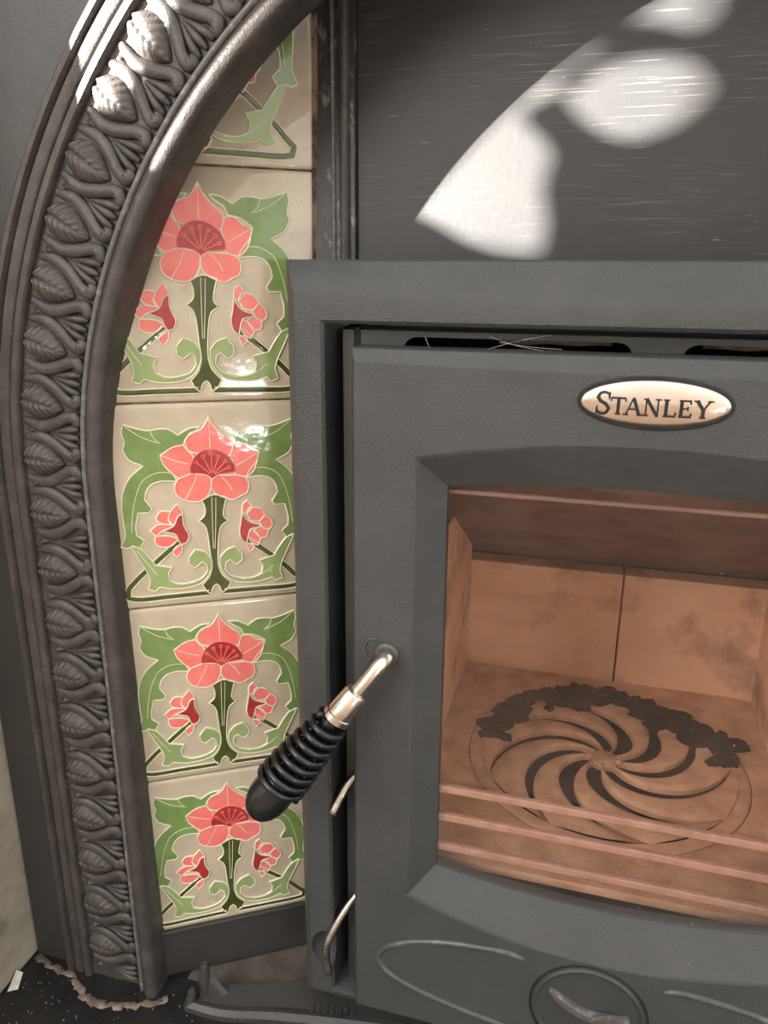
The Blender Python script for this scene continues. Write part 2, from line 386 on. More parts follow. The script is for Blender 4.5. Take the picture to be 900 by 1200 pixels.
# flat face plate
XL, XR, ZT = -450.0, 508.0, 380.0
pv = []; pf = []
PP = sorted(set([a for k, a in PATH if k == 'A'] + [math.degrees(math.atan2(ZT - AZ, AX - XL)), 180 - math.degrees(math.atan2(ZT - AZ, AX - XL))]))
PL = [q for q in PATH if q[0] == 'L'] + [('A', a) for a in PP] + [q for q in PATH if q[0] == 'R']
for q in PL:
    i_ = on_path(q, 90.5, 445)
    if q[0] == 'L': o_ = (XL, 445, q[1])
    elif q[0] == 'R': o_ = (XR, 445, q[1])
    else:
        a = math.radians(q[1]); dx, dz = -math.cos(a), math.sin(a)
        t = min((XR - AX) / abs(dx) if abs(dx) > 1e-6 else 1e9, (ZT - AZ) / dz if dz > 1e-6 else 1e9)
        o_ = (AX + dx * t, 445, AZ + dz * t)
    pv += [i_, o_, (i_[0], 460, i_[2]), (o_[0], 460, o_[2])]
for i in range(len(PL) - 1):
    a, b = i * 4, i * 4 + 4
    pf += [(a, a + 1, b + 1, b), (a + 2, b + 2, b + 3, a + 3), (a + 1, a + 3, b + 3, b + 1), (a, b, b + 2, a + 2)]
build('face_plate', pv, pf, M_ironplate, ins)

# --- leaf-and-strap motifs on the band
def leaf_mesh():
    nt_, nw = 40, 18; v = []; f = []
    for i in range(nt_ + 1):
        t = i / nt_; hw = 11.8 * (math.sin(math.pi * min(1, t * .93 + .07) ** .78) ** .72 if t < 1 else 0) + .05
        for j in range(nw + 1):
            u = -1 + 2 * j / nw; au = abs(u)
            ph = (t * 6.4 - au * 1.7) * 2 * math.pi
            h = 5.6 * (1 - au ** 2.4) * (math.sin(math.pi * min(1, t * .9 + .1)) ** .5) + 1.05 * math.sin(ph) * (1 - au ** 4) * (.25 + au) * (1 - t * .5) - 2.0 * math.exp(-(u / .13) ** 2) * (1 - t)
            v.append((1.0 + 32 * t, hw * u - 1.2 * t, max(h, -.5)))
    for i in range(nt_):
        for j in range(nw):
            a = i * (nw + 1) + j; f.append((a, a + nw + 1, a + nw + 2, a + 1))
    return mesh_of('leaf', [Vector(a) / 1000 for a in v], f, M_iron, True)
def strap_mesh(sg):
    pts = [(2, 14.5 * sg, -.5), (9, 15.8 * sg, .8), (16, 16.3 * sg, 1.2), (24, 13.8 * sg, 1.6), (31, 9.8 * sg, 2.0), (37, 6 * sg, 2.2), (42.5, 4.6 * sg, 2.2), (44.8, 8 * sg, 2.2), (42.6, 11 * sg, 1.5)]
    rad = [2.4, 3.6, 4.2, 4.4, 4.2, 4.0, 4.4, 4.4, 2.6]
    sp = spline(pts, 4); rr = [rad[min(i // 4, 8)] + (rad[min(i // 4 + 1, 8)] - rad[min(i // 4, 8)]) * (i % 4) / 4 for i in range(len(sp))]
    mb = MB(); mb.tube(sp, rr, 12, flat=(0, 0, 1)); mb.v = [(a[0], a[1], a[2] * .6 + .4) for a in mb.v]
    return mb.mesh('strap', M_iron, True)
def dart_mesh():
    mb = MB()
    for d, r0 in ((6.3, 2.5), (0, 2.6), (-6.3, 2.5)):
        mb.tube(spline([(24, d * .12, .2), (32, d * .5, 1.4), (40, d * .85, 2.0), (46.5, d, 1.6)], 4), [.8, 1.0, 1.2, 1.5, 1.8, 2.0, 2.3, r0, r0, r0, 2.0, 1.6, 1.0], 8, flat=(0, 0, 1))
    return mb.mesh('dart', M_iron, True)
def diamond_mesh():
    mb = MB(); mb.add([(3.5, 0, 0), (8.5, 4.4, 0), (14.5, 0, 0), (8.5, -4.4, 0), (8.7, 0, 4.2)], [(0, 1, 4), (1, 2, 4), (2, 3, 4), (3, 0, 4), (0, 3, 2, 1)])
    return mb.mesh('diamond', M_iron)
ME_leaf, ME_s1, ME_s2, ME_dart, ME_dia = leaf_mesh(), strap_mesh(1), strap_mesh(-1), dart_mesh(), diamond_mesh()
def motif_matrix(kind, val):
    if kind == 'L': o_ = (AX - AR - 67, 441.8, val); ph = 0
    else: ph = math.radians(val); o_ = (AX - (AR + 67) * math.cos(ph), 441.8, AZ + (AR + 67) * math.sin(ph))
    M = Matrix(((math.cos(ph), math.sin(ph), 0), (0, 0, -1), (-math.sin(ph), math.cos(ph), 0))).to_4x4()
    M.translation = P(o_); return M
spots = [('L', -165.4 - 43.7 * k) for k in range(10)][::-1] + [('A', 3.3 + 5.72 * k) for k in range(18)]
for i, (k, val) in enumerate(spots):
    Mx = motif_matrix(k, val)
    local('leaf', ME_leaf, band, Mx)
    local('strap', ME_s1, band, Mx); local('strap', ME_s2, band, Mx)
    M2 = motif_matrix(k, val + (21.85 if k == 'L' else 2.86)) if not (k == 'L' and abs(val + 165.4) < 1) else motif_matrix('L', -143.6)
    local('dart', ME_dart, band, M2); local('diamond', ME_dia, band, M2)

M2 = motif_matrix('L', -580.4); local('dart', ME_dart, band, M2); local('diamond', ME_dia, band, M2)

# --- tube-lined flower tiles, splayed inwards (outlines in tile millimetres, origin at the tile centre)
TILE = {
 'petal_top': [(-0.1,66.3),(2.8,59.8),(8.3,53.6),(14.1,48.7),(15.9,44.8),(14.2,38.1),(9.5,36.6),(0.2,39.4),(-8.5,39.8),(-15.2,42.6),(-17.0,47.1),(-16.2,51.3),(-13.2,55.0),(-6.9,56.6),(-2.7,61.4)],
 'petal_left': [(-34.8,39.6),(-26.0,45.3),(-18.7,46.6),(-16.2,42.7),(-12.8,38.7),(-12.9,32.1),(-14.7,25.4),(-19.1,23.7),(-23.0,22.3),(-28.1,26.8),(-33.1,33.2)],
 'petal_right': [(14.1,37.1),(16.8,45.5),(22.4,45.7),(28.2,41.0),(34.2,39.2),(32.6,30.7),(29.5,24.4),(25.3,21.4),(18.6,22.5),(14.6,25.9),(15.7,31.6)],
 'petal_lower_left': [(-23.0,22.3),(-19.1,23.7),(-14.7,25.3),(-9.2,24.7),(-2.0,23.0),(-0.3,18.7),(-1.5,12.1),(-4.5,7.2),(-10.2,4.3),(-18.9,5.3),(-24.9,9.5),(-26.6,15.0),(-25.4,19.3)],
 'petal_lower_right': [(-0.3,18.7),(3.1,22.9),(11.2,22.8),(18.6,22.5),(24.5,20.0),(26.3,15.0),(24.5,8.7),(19.9,6.6),(15.3,4.1),(9.1,5.8),(3.3,8.7),(-0.2,13.3)],
 'centre': [(-14.7,25.7),(-14.7,30.7),(-13.1,34.1),(-11.8,37.2),(-9.1,39.8),(-6.2,41.8),(-1.8,42.7),(3.2,42.2),(7.5,40.3),(11.5,37.5),(14.3,33.8),(16.2,29.5),(16.3,25.1),(11.3,24.8),(4.6,23.9),(0.1,21.5),(-3.4,24.2),(-9.2,25.5)],
 'stem': [(-7.8,4.9),(0.3,8.8),(9.8,6.4),(7.8,-1.2),(7.0,-8.0),(10.2,-11.9),(5.2,-15.5),(3.1,-23.0),(1.9,-35.2),(1.7,-45.9),(4.0,-54.0),(10.3,-61.0),(7.0,-66.8),(3.1,-68.8),(1.7,-63.6),(-0.3,-61.8),(-2.7,-63.5),(-4.6,-69.4),(-7.9,-66.8),(-10.7,-61.3),(-5.5,-55.4),(-3.0,-46.8),(-3.9,-36.8),(-4.6,-27.0),(-5.4,-19.0),(-7.0,-14.4),(-10.9,-10.7),(-6.6,-6.9),(-6.0,-0.8)],
 'leaf_upper': [(-6.8,59.0),(-14.0,58.3),(-22.0,53.7),(-28.1,58.1),(-35.7,58.6),(-40.6,57.7),(-48.1,59.0),(-58.1,62.6),(-59.6,56.8),(-58.1,49.8),(-59.8,44.9),(-56.2,37.7),(-46.8,32.8),(-56.0,25.0),(-61.6,15.1),(-63.5,3.8),(-63.2,-8.8),(-62.9,-18.2),(-66.4,-26.5),(-61.5,-27.8),(-58.2,-26.0),(-53.4,-28.5),(-49.9,-22.9),(-54.9,-18.3),(-55.0,-11.8),(-52.6,-1.7),(-44.9,-1.9),(-43.2,1.2),(-47.4,8.0),(-46.1,14.0),(-42.2,18.9),(-35.2,21.0),(-24.6,20.2),(-26.5,24.9),(-33.3,33.6),(-34.9,39.7),(-26.0,45.3),(-18.7,46.6),(-16.1,52.1),(-10.6,55.5)],
 'leaf_lower': [(-59.4,-26.1),(-53.4,-28.4),(-49.0,-33.5),(-43.5,-42.3),(-32.2,-45.2),(-34.9,-49.7),(-34.0,-55.6),(-28.2,-58.6),(-19.3,-58.6),(-10.4,-55.4),(-6.5,-50.2),(-7.2,-44.7),(-10.2,-42.7),(-12.9,-45.1),(-15.7,-46.7),(-19.4,-43.6),(-19.4,-38.3),(-14.7,-32.5),(-7.9,-34.9),(-3.6,-39.9),(-3.2,-47.2),(-7.0,-55.5),(-13.3,-60.5),(-22.5,-62.4),(-32.9,-62.2),(-41.7,-59.9),(-44.8,-62.9),(-50.1,-61.0),(-47.9,-54.8),(-49.6,-47.4),(-54.1,-37.8)],
 'fl_1': [(-32.3,-9.0),(-30.6,-2.4),(-25.5,3.2),(-22.5,-2.0),(-22.1,-5.1),(-25.8,-9.7),(-28.6,-13.4)],
 'fl_2': [(-40.8,-6.0),(-37.3,-1.6),(-30.6,-2.1),(-32.1,-8.0),(-29.2,-12.2),(-37.2,-10.6),(-39.9,-8.5)],
 'fl_3': [(-45.6,-16.1),(-40.1,-11.5),(-30.0,-12.1),(-28.1,-16.2),(-37.5,-16.7),(-41.4,-20.2)],
 'fl_4': [(-42.4,-20.0),(-32.0,-20.7),(-26.0,-23.5),(-32.2,-28.7),(-40.4,-28.0),(-42.6,-24.5)],
 'fl_5': [(-30.0,-31.2),(-23.6,-27.0),(-24.2,-33.5),(-27.8,-37.3),(-30.1,-34.5)],
 'fl_c': [(-37.2,-16.4),(-28.9,-13.0),(-25.0,-5.5),(-22.0,-4.5),(-21.9,-12.0),(-20.1,-17.2),(-18.5,-20.4),(-20.3,-26.2),(-24.2,-27.6),(-26.3,-23.8),(-27.8,-19.7),(-31.8,-18.0)],
 'fr_1': [(20.7,-5.9),(21.5,0.2),(24.7,2.8),(27.9,-1.6),(25.3,-3.8),(23.6,-8.1)],
 'fr_2': [(24.1,-7.5),(28.4,-2.9),(34.4,-4.3),(37.7,-9.2),(33.4,-13.8),(26.5,-13.1)],
 'fr_3': [(33.4,-14.2),(37.7,-9.4),(41.5,-12.6),(42.9,-17.9),(40.2,-21.2),(35.9,-19.5)],
 'fr_4': [(28.6,-21.2),(34.0,-18.5),(39.7,-21.5),(38.5,-27.0),(33.5,-27.6)],
 'fr_5': [(25.1,-20.4),(30.8,-22.9),(34.1,-28.1),(31.3,-33.4),(25.7,-28.9)],
 'fr_6': [(23.2,-31.6),(27.5,-31.3),(29.3,-34.4),(25.8,-38.2)],
 'fr_c': [(20.7,-6.2),(23.5,-11.4),(26.5,-14.1),(34.4,-16.8),(32.8,-18.3),(26.3,-19.7),(25.0,-23.1),(23.2,-30.6),(19.9,-27.9),(18.3,-22.0),(19.7,-13.4)],
 'stalk_left': [(-26.2,-26.2),(-43.4,-40.7),(-57.3,-53.0),(-63.9,-61.0),(-63.8,-66.9),(-58.3,-68.5),(-36.3,-68.6),(-6.1,-68.4)],
 'stalk_right': [(24.2,-27.9),(39.7,-40.2),(53.7,-53.2)],
 'vein1': [(-56.8,61.1),(-47.1,53.6),(-36.3,49.0)],
 'vein2': [(-40.4,57.4),(-38.6,52.5),(-34.3,48.3)],
 'vein3': [(-25.7,26.5),(-37.7,27.3),(-47.8,22.2),(-53.6,9.8),(-56.6,-3.1),(-58.3,-16.4)],
 'vein4': [(-55.6,-29.7),(-49.2,-40.4),(-42.5,-50.4),(-31.2,-57.9),(-17.8,-59.4)],
 'v_top': [(-0.1,64.7),(-0.1,55.0),(-0.2,43.6)],
 'v_left': [(-33.4,39.5),(-24.4,35.3),(-16.0,32.6)],
 'v_right': [(33.3,38.6),(25.0,33.7),(17.4,29.7)],
 'v_ll': [(-10.7,23.9),(-13.2,17.2),(-19.6,6.4)],
 'v_lr': [(6.8,21.9),(11.0,17.1),(14.1,11.6)],
 'v_stem1': [(-0.8,7.0),(-1.2,-11.9),(-1.5,-32.8)],
 'v_stem2': [(2.1,6.5),(1.2,-12.2),(-0.3,-33.0)],
 'dots': [(-10.5,33.8),(-5.4,37.7),(0.4,38.8),(5.5,37.1),(10.2,33.5),(12.5,29.0)],
 'dot0': [(0.0,22.4)],
}
TU = Vector((0.84415, 0.53601, -0.00997)).normalized(); TV = Vector((0.01756, -0.00907, 0.9998))
TV = (TV - TU * TV.dot(TU)).normalized(); TN = TU.cross(TV)
TP0 = Vector((-262.476, 482.756, 55.733))
def tile_matrix(u, v, n=0.0):
    M = Matrix((TU, TV, TN)).transposed().to_4x4()
    M.translation = P(TP0 + TU * u + TV * v + TN * n); return M
V3 = lambda L_: [Vector((a[0], a[1], 0)) for a in L_]
def mirror(L_): return [(-a[0], a[1]) for a in L_][::-1]
def glaze_piece(name, keys, mt, h=.9, sub=4, veins=(), closed=True):
    mb = MB()
    for k in keys:
        L_ = TILE[k] if isinstance(k, str) else k
        c = spline(V3(L_), sub, True, 36 if name == 'leaf' else 58); pad(mb, c, .0, h, 0); ridge(mb, c, .62, .1, h + .75, 1)
    for k in veins:
        L_ = TILE[k] if isinstance(k, str) else k
        ridge(mb, spline(V3(L_), 4), .3, h - .2, h + .35, 1, False)
    return name, mb.mesh(name, [mt, M_tube], False)
def stalk_piece(line):
    c = spline(V3(line), 6); mb = MB()
    ridge(mb, c, 2.1, 0, .9, 0, False)
    for sg in (-1, 1):
        off = []
        for i, q in enumerate(c):
            t = (c[min(i + 1, len(c) - 1)] - c[max(i - 1, 0)]).normalized(); off.append(q + Vector((-t.y, t.x, 0)) * 2.1 * sg)
        ridge(mb, off, .5, .1, 1.6, 1, False)
    return 'stalk', mb.mesh('stalk', [M_olive, M_tube])
PIECES = []
for side in (0, 1):
    f_ = (lambda k: TILE[k]) if side == 0 else (lambda k: mirror(TILE[k]))
    PIECES.append(stalk_piece(f_('stalk_left') if side == 0 else TILE['stalk_right'] + [(58, -58), (63.5, -63), (62, -68), (56, -69), (35, -68.8), (5, -68.4)]))
    PIECES.append(glaze_piece('leaf', [f_('leaf_upper')], M_green, .9, 3, [f_('vein1'), f_('vein2'), f_('vein3')]))
    PIECES.append(glaze_piece('leaf', [f_('leaf_lower')], M_pale, 1.75, 3, [f_('vein4')[:3]]))
PIECES.append(glaze_piece('stem', ['stem'], M_olive, 1.0, 3, ['v_stem1', 'v_stem2']))
for k, vv_ in (('petal_left', 'v_left'), ('petal_right', 'v_right'), ('petal_top', 'v_top'), ('petal_lower_left', 'v_ll'), ('petal_lower_right', 'v_lr')):
    PIECES.append(glaze_piece('petal', [k], M_pink, 1.25, 4, [vv_]))
for s_, n_ in (('fl', 5), ('fr', 6)):
    for k in range(1, n_ + 1): PIECES.append(glaze_piece('petal', ['%s_%d' % (s_, k)], M_pink, 1.1, 3))
    PIECES.append(glaze_piece('flower_centre', [s_ + '_c'], M_red, 1.95, 3))
mbc = MB(); cc = spline(V3(TILE['centre']), 4, True); pad(mbc, cc, 0, 2.15, 0); ridge(mbc, cc, .42, .2, 2.45, 1)
d0 = Vector((0.2, 23.5, 0))
for d in TILE['dots']:
    dv = Vector((d[0], d[1], 0)); e = (dv - d0).normalized()
    ridge(mbc, [d0 + e * 2, (d0 + dv) / 2, dv - e * 1.2], .38, 2.0, 2.6, 1, False)
    ridge(mbc, [dv + Vector((math.cos(a * .785), math.sin(a * .785), 0)) * 1.15 for a in range(8)], .36, 2.0, 2.6, 1)
PIECES.append(('flower_centre', mbc.mesh('flower_centre', [M_red, M_pink])))

for nm, me in PIECES: me.transform(Matrix.Diagonal((1, 1, .55, 1)))

def tile_mesh():
    mb = MB(); h = 76.0; ls = []
    def ring(a, z, r):
        o_ = []
        for (sx, sy, a0) in ((1, 1, 0), (-1, 1, 90), (-1, -1, 180), (1, -1, 270)):
            for k in range(4):
                g = math.radians(a0 + 30 * k); o_.append((sx * (a - r) + r * math.cos(g), sy * (a - r) + r * math.sin(g), z))
        return o_
    loops(mb, [ring(h, -9, 1.5), ring(h, -1.6, 1.5), ring(h - .5, -.6, 1.5), ring(h - 1.6, -.1, 1.5), ring(h - 3.5, .1, 1.5)], 0, True, True)
    return mb.mesh('tile', M_glaze, 40)
ME_tile = tile_mesh()
def cut_copy(me, a, b):
    """the part of a tile mesh that lies below and right of the line a-b (mm)"""
    c = me.copy(); bm = bmesh.new(); bm.from_mesh(c); d = (Vector(b) - Vector(a)); nrm = Vector((-d.y, d.x, 0)).normalized()
    r = bmesh.ops.bisect_plane(bm, geom=bm.verts[:] + bm.edges[:] + bm.faces[:], plane_co=Vector((a[0], a[1], 0)) / 1000, plane_no=nrm, clear_outer=True)
    bmesh.ops.holes_fill(bm, edges=[e for e in r['geom_cut'] if isinstance(e, bmesh.types.BMEdge)], sides=0)
    n = len(bm.faces); bm.to_mesh(c); bm.free(); return c if n > 0 else None
CUTS = {-1: ((-44, -76), (50, 0)), 0: ((-62, 20), (-15, 76))}
for i in range(-1, 4):
    if i in CUTS:
        a_, b_ = CUTS[i]; tm = cut_copy(ME_tile, a_, b_); pcs = [(nm, cut_copy(me, a_, b_)) for nm, me in PIECES]
    else: tm, pcs = ME_tile, PIECES
    vc = 10.46 - 76.5 - 153 * i
    t = local('tile', tm, ins, tile_matrix(0, vc, (.3, -.5, .4, -.2, .3)[i + 1]))
    for nm, me in [q for q in pcs if q[1]]: local(nm, me, t, tile_matrix(0, vc, (.3, -.5, .4, -.2, .3)[i + 1]) @ Matrix.Translation((0, 0, .0001)))
# grout bed, sill plate and the upright strip beside the tiles
def slab(name, u0, u1, v0, v1, n0, n1, mt, bevel=0):
    v = [TP0 + TU * u + TV * v_ + TN * n for n in (n0, n1) for v_ in (v0, v1) for u in (u0, u1)]
    return build(name, v, [(0, 2, 3, 1), (4, 5, 7, 6), (0, 1, 5, 4), (2, 6, 7, 3), (0, 4, 6, 2), (1, 3, 7, 5)], mt, ins, bevel=bevel)
gb = [(-75, -602), (80, -602), (80, 105), (45, 80), (8, 30), (-20, 0), (-60, -45), (-75, -70)]
gv = [TP0 + TU * a + TV * b + TN * n for n in (-14, -2.2) for a, b in gb]; gn = len(gb)
build('grout_bed', gv, [tuple(range(gn)), tuple(range(gn, 2 * gn))] + [(k, (k + 1) % gn, (k + 1) % gn + gn, k + gn) for k in range(gn)], M_grout, ins)
slab('sill_plate', -72, 84, -649, -600, -12, 3.0, M_ironplate, 1.5)
slab('sill_lip', -72, 84, -603.5, -599.5, -8, 4.2, M_ironplate, 1.0)
for sx in (1, -1):
    X_ = (lambda x: x) if sx == 1 else (lambda x: 2 * AX - x)
    st = MB()
    x0, x1 = sorted((X_(-214), X_(-170))); st.box(x0, x1, 527, 545, -H0, 330)
    so_ = st.build('edge_strip', M_strip, ins)
    for (a, b, d) in ((-213.5, -208, 4.5), (-186.5, -183, 3.0), (-180.5, -173, 5.5)):
        q = MB(); xa, xb = sorted((X_(a), X_(b)))
        prof = arc((xa + xb) / 2, 528, (xb - xa) / 2, d, 180, 360, 8)
        loops(q, [[(x, y, z) for x, y in prof] + [(xb, 530, z), (xa, 530, z)] for z in (-H0 + 2, 328)], 0, True, True)
        q.build('bead', M_ridge if b > -184 and b < -182 else M_iron, so_, smooth=40)
build('splay_panel', [(2 * AX + 319, 452, -590), (2 * AX + 213, 529, -590), (2 * AX + 213, 529, 140), (2 * AX + 319, 452, 30), (2 * AX + 323, 459, -590), (2 * AX + 217, 536, -590), (2 * AX + 217, 536, 140), (2 * AX + 323, 459, 30)],
      [(0, 1, 2, 3), (4, 7, 6, 5), (0, 4, 5, 1), (1, 5, 6, 2), (2, 6, 7, 3), (3, 7, 4, 0)], M_ironplate, ins)
bd = MB().box(-169.5, 227.5, 531, 545, -12, 330).build('closure_board', M_board, bevel=1)
tag(bd, 'scratched charcoal painted board filling the arch above the stove', 'panel')

# ------------------------------------------------------------------ stove
CX = 29.0
stv = thing('wood_stove', (29, 470, -H0), 'dark grey cast-iron inset wood stove with glazed door, badge and coil handle', 'stove')
def rect_loop(xl, xr, zt, zb, y, n=24, top=0.0, bot=0.0, r=0.0, ytop=None):
    """closed loop of a rectangle; top / bot bow the two horizontal sides"""
    L_ = []
    for i in range(n): L_.append([xl + (xr - xl) * i / n, zt + top * (1 - (2 * i / n - 1) ** 2)])
    for i in range(n): L_.append([xr, zt + (zb - zt) * i / n])
    for i in range(n): L_.append([xr + (xl - xr) * i / n, zb + bot * (1 - (2 * i / n - 1) ** 2)])
    for i in range(n): L_.append([xl, zb + (zt - zb) * i / n])
    return [(a[0], y, a[1]) for a in L_]
# frame: chamfered rim, flat face, deep rebate
fl = [rect_loop(-190, 248, 4, -570, 520), rect_loop(-194, 252, 8, -573, 519), rect_loop(-194, 252, 8, -573, 463),
      rect_loop(-193, 251, 7, -572, 461.5), rect_loop(-186, 244, -9, -560, 452.5, top=-7), rect_loop(-185, 243, -11, -558, 452, top=-7),
      rect_loop(-168.5, 226.5, -27, -556, 452), rect_loop(-166.5, 224.5, -29, -555, 454), rect_loop(-165, 223, -30, -554, 505)]
# thumb scallop worked into the frame's inner rim
def ellipsoid(c, r, n=20, m_=12):
    v = [(c[0] + r[0] * math.sin(math.pi * i / m_) * math.cos(2 * math.pi * k / n), c[1] + r[1] * math.cos(math.pi * i / m_), c[2] + r[2] * math.sin(math.pi * i / m_) * math.sin(2 * math.pi * k / n)) for i in range(m_ + 1) for k in range(n)]
    f = [(i * n + k, i * n + (k + 1) % n, (i + 1) * n + (k + 1) % n, (i + 1) * n + k) for i in range(m_) for k in range(n)]
    return v, f
mb = MB(); loops(mb, fl + [fl[0]])
fr_o = mb.build('frame', M_stove, stv, smooth=30)
bm = bmesh.new(); bm.from_mesh(fr_o.data); bmesh.ops.remove_doubles(bm, verts=bm.verts[:], dist=1e-5)
bmesh.ops.recalc_face_normals(bm, faces=bm.faces[:]); bm.to_mesh(fr_o.data); bm.free()
v, f = ellipsoid((-171, 451, -514), (14, 9, 18)); mb = MB(); mb.add(v, f); cut = mb.build('cutter', M_stove)
bm = bmesh.new(); bm.from_mesh(cut.data); bmesh.ops.remove_doubles(bm, verts=bm.verts[:], dist=1e-5)
bmesh.ops.recalc_face_normals(bm, faces=bm.faces[:]); bm.to_mesh(cut.data); bm.free()
bo = fr_o.modifiers.new('scallop', 'BOOLEAN'); bo.operation = 'DIFFERENCE'; bo.object = cut; bo.solver = 'EXACT'
bpy.context.view_layer.update()
me = bpy.data.meshes.new_from_object(fr_o.evaluated_get(bpy.context.evaluated_depsgraph_get()))
fr_o.modifiers.clear(); fr_o.data = me; me.name = 'frame'
bpy.data.objects.remove(cut)
me.set_sharp_from_angle(angle=math.radians(30))
# back plate of the rebate with two air slots
def plate_with_slots(y0, y1, x0, x1, z0, z1, slots):
    bm = bmesh.new(); rings = [[(x0, z0), (x1, z0), (x1, z1), (x0, z1)]] + slots
    edges = []
    for r_ in rings:
        vs_ = [bm.verts.new(P((a, y0, b))) for a, b in r_]
        for i in range(len(vs_)): edges.append(bm.edges.new((vs_[i], vs_[(i + 1) % len(vs_)])))
    bmesh.ops.triangle_fill(bm, edges=edges, use_beauty=True)
    bm.verts.ensure_lookup_table()
    front = bm.faces[:]
    ex = bmesh.ops.extrude_face_region(bm, geom=front)
    for g in ex['geom']:
        if isinstance(g, bmesh.types.BMVert): g.co.y = y1 / 1000
    bmesh.ops.recalc_face_normals(bm, faces=bm.faces[:])
    vv_ = [((v.co.x * 1000), v.co.y * 1000, v.co.z * 1000 - H0) for v in bm.verts]
    bm.verts.index_update(); ff = [tuple(v.index for v in f.verts) for f in bm.faces]; bm.free()
    return vv_, ff
def slot(xa, xb, za, zb, r):
    o_ = []
    for (cx, cz, a0) in ((xb - r, zb - r, 0), (xa + r, zb - r, 90), (xa + r, za + r, 180), (xb - r, za + r, 270)):
        for k in range(6): g = math.radians(a0 + 18 * k); o_.append((cx + r * math.cos(g), cz + r * math.sin(g)))
    return o_
vv_, ff = plate_with_slots(469, 474, -159.5, 217.5, -556, -33.5, [slot(-120, 15.5, -58, -37, 8), slot(42.5, 178, -58, -37, 8), slot(-119, 177, -436, -105, 10)])
build('rebate_plate', vv_, ff, M_stovesmooth, stv)
for sx in (-1, 1):
    mb = MB(); mb.tube([(CX + sx * (25 + 6 * i), 482 + .6 * math.sin(i * 2.1), -37.0 + .5 * math.sin(i * 1.3)) for i in range(12 if sx < 0 else 22)], 3.4, 10)
    mb.build('rope_seal', M_rope, stv, smooth=True)
# firebox shell, open at the front
bx = MB()
bx.box(-165, -148, 500, 504, -556, -32); bx.box(206, 223, 500, 504, -556, -32); bx.box(-152, -148, 468, 822, -556, -32); bx.box(206, 210, 468, 822, -556, -32)
bx.box(-148, 206, 818, 822, -556, -32); bx.box(-148, 206, 474, 818, -36, -32); bx.box(-148, 206, 474, 818, -556, -552)
bx.build('firebox_shell', M_black, stv)
# fire bricks: back pair, side bricks, front floor slips
for (x0, x1) in ((-146, 39.2), (41.0, 204)):
    MB().box(x0, x1, 790, 816, -432, -300).build('fire_brick', M_brick, stv, bevel=1.2)
for (xa, xb) in ((-146, -121), (179, 204)):
    for (ya, yb) in ((480, 633.5), (635, 788.5)):
        MB().box(xa, xb, ya, yb, -432, -215).build('fire_brick', M_brick, stv, bevel=1.2)
bf = MB(); v = [(-146, 815, -298), (204, 815, -298), (204, 560, -150), (-146, 560, -150), (-146, 815, -286), (204, 815, -286), (204, 560, -138), (-146, 560, -138)]
bf.add(v, [(0, 1, 2, 3), (4, 7, 6, 5), (0, 4, 5, 1), (1, 5, 6, 2), (2, 6, 7, 3), (3, 7, 4, 0)]); bf.build('baffle', M_baffle, stv)
# firebox floor with a round opening and the swirling grate in it
GX, GY, GR = 32.0, 640.0, 124.0
bm_f = MB(); nf = 96; ri = []; ro = []
for k in range(nf):
    a = 2 * math.pi * k / nf; c, s = math.cos(a), math.sin(a)
    ri.append((GX + GR * c, GY + GR * s))
    t = min((178.5 - GX) / c if c > 1e-6 else ((-120.5 - GX) / c if c < -1e-6 else 1e9), (789.5 - GY) / s if s > 1e-6 else ((478 - GY) / s if s < -1e-6 else 1e9))
    ro.append((GX + t * c, GY + t * s))
loops(bm_f, [[(a[0], a[1], -432) for a in ro], [(a[0], a[1], -425) for a in ro], [(a[0], a[1], -425) for a in ri], [(a[0], a[1], -432) for a in ri]])
bm_f.build('firebox_floor', M_grate, stv)
NS = 9; g = MB(); nr = 22; na = 12; r0, r1 = 11.0, 112.0
def swirl(r): return 1.55 * ((r - r0) / (r1 - r0)) ** 1.15
for s_ in range(NS):
    top = []
    for i in range(nr + 1):
        r = r0 + (r1 - r0) * i / nr; q = i / nr
        w_ = (8.5 * math.sin(math.pi * min(1, q * .85 + .15)) ** .7 + .01) / r
        a0 = 2 * math.pi * s_ / NS + swirl(r) + w_; a1 = 2 * math.pi * (s_ + 1) / NS + swirl(r) - w_
        for j in range(na + 1):
            a = a0 + (a1 - a0) * j / na; u = abs(2 * j / na - 1)
            top.append((GX + r * math.cos(a), GY + r * math.sin(a), -424 + 2.6 * (1 - u ** 4)))
    n = na + 1; low = [(p_[0], p_[1], -428.5) for p_ in top]; N_ = len(top)
    f = []
    for i in range(nr):
        for j in range(na): f.append((i * n + j, i * n + j + 1, (i + 1) * n + j + 1, (i + 1) * n + j))
        for j in (0, na): f.append((i * n + j, (i + 1) * n + j, (i + 1) * n + j + N_, i * n + j + N_))
    mb = MB(); mb.add(top + low, f); mb.build('grate_vane', M_grate, stv, smooth=40)
mb = MB(); lathe(mb, [(8, 0.1), (8, 13), (12.5, 13), (14.5, 10), (15.5, .1)], (GX, GY, -437), (GX, GY, 0), 32); mb.build('grate_hub', M_grate, stv, smooth=40)
mb = MB(); lathe(mb, [(0, 110.5), (12, 110.5), (13.5, 112), (13.5, 121), (12, 123), (0, 123), (0, 110.5)], (GX, GY, -437), (GX, GY, 0), 72); mb.build('grate_rim', M_grate, stv, smooth=40)
MB().box(-118, 176, 500, 780, -545, -540).build('ash_pan', M_black, stv)
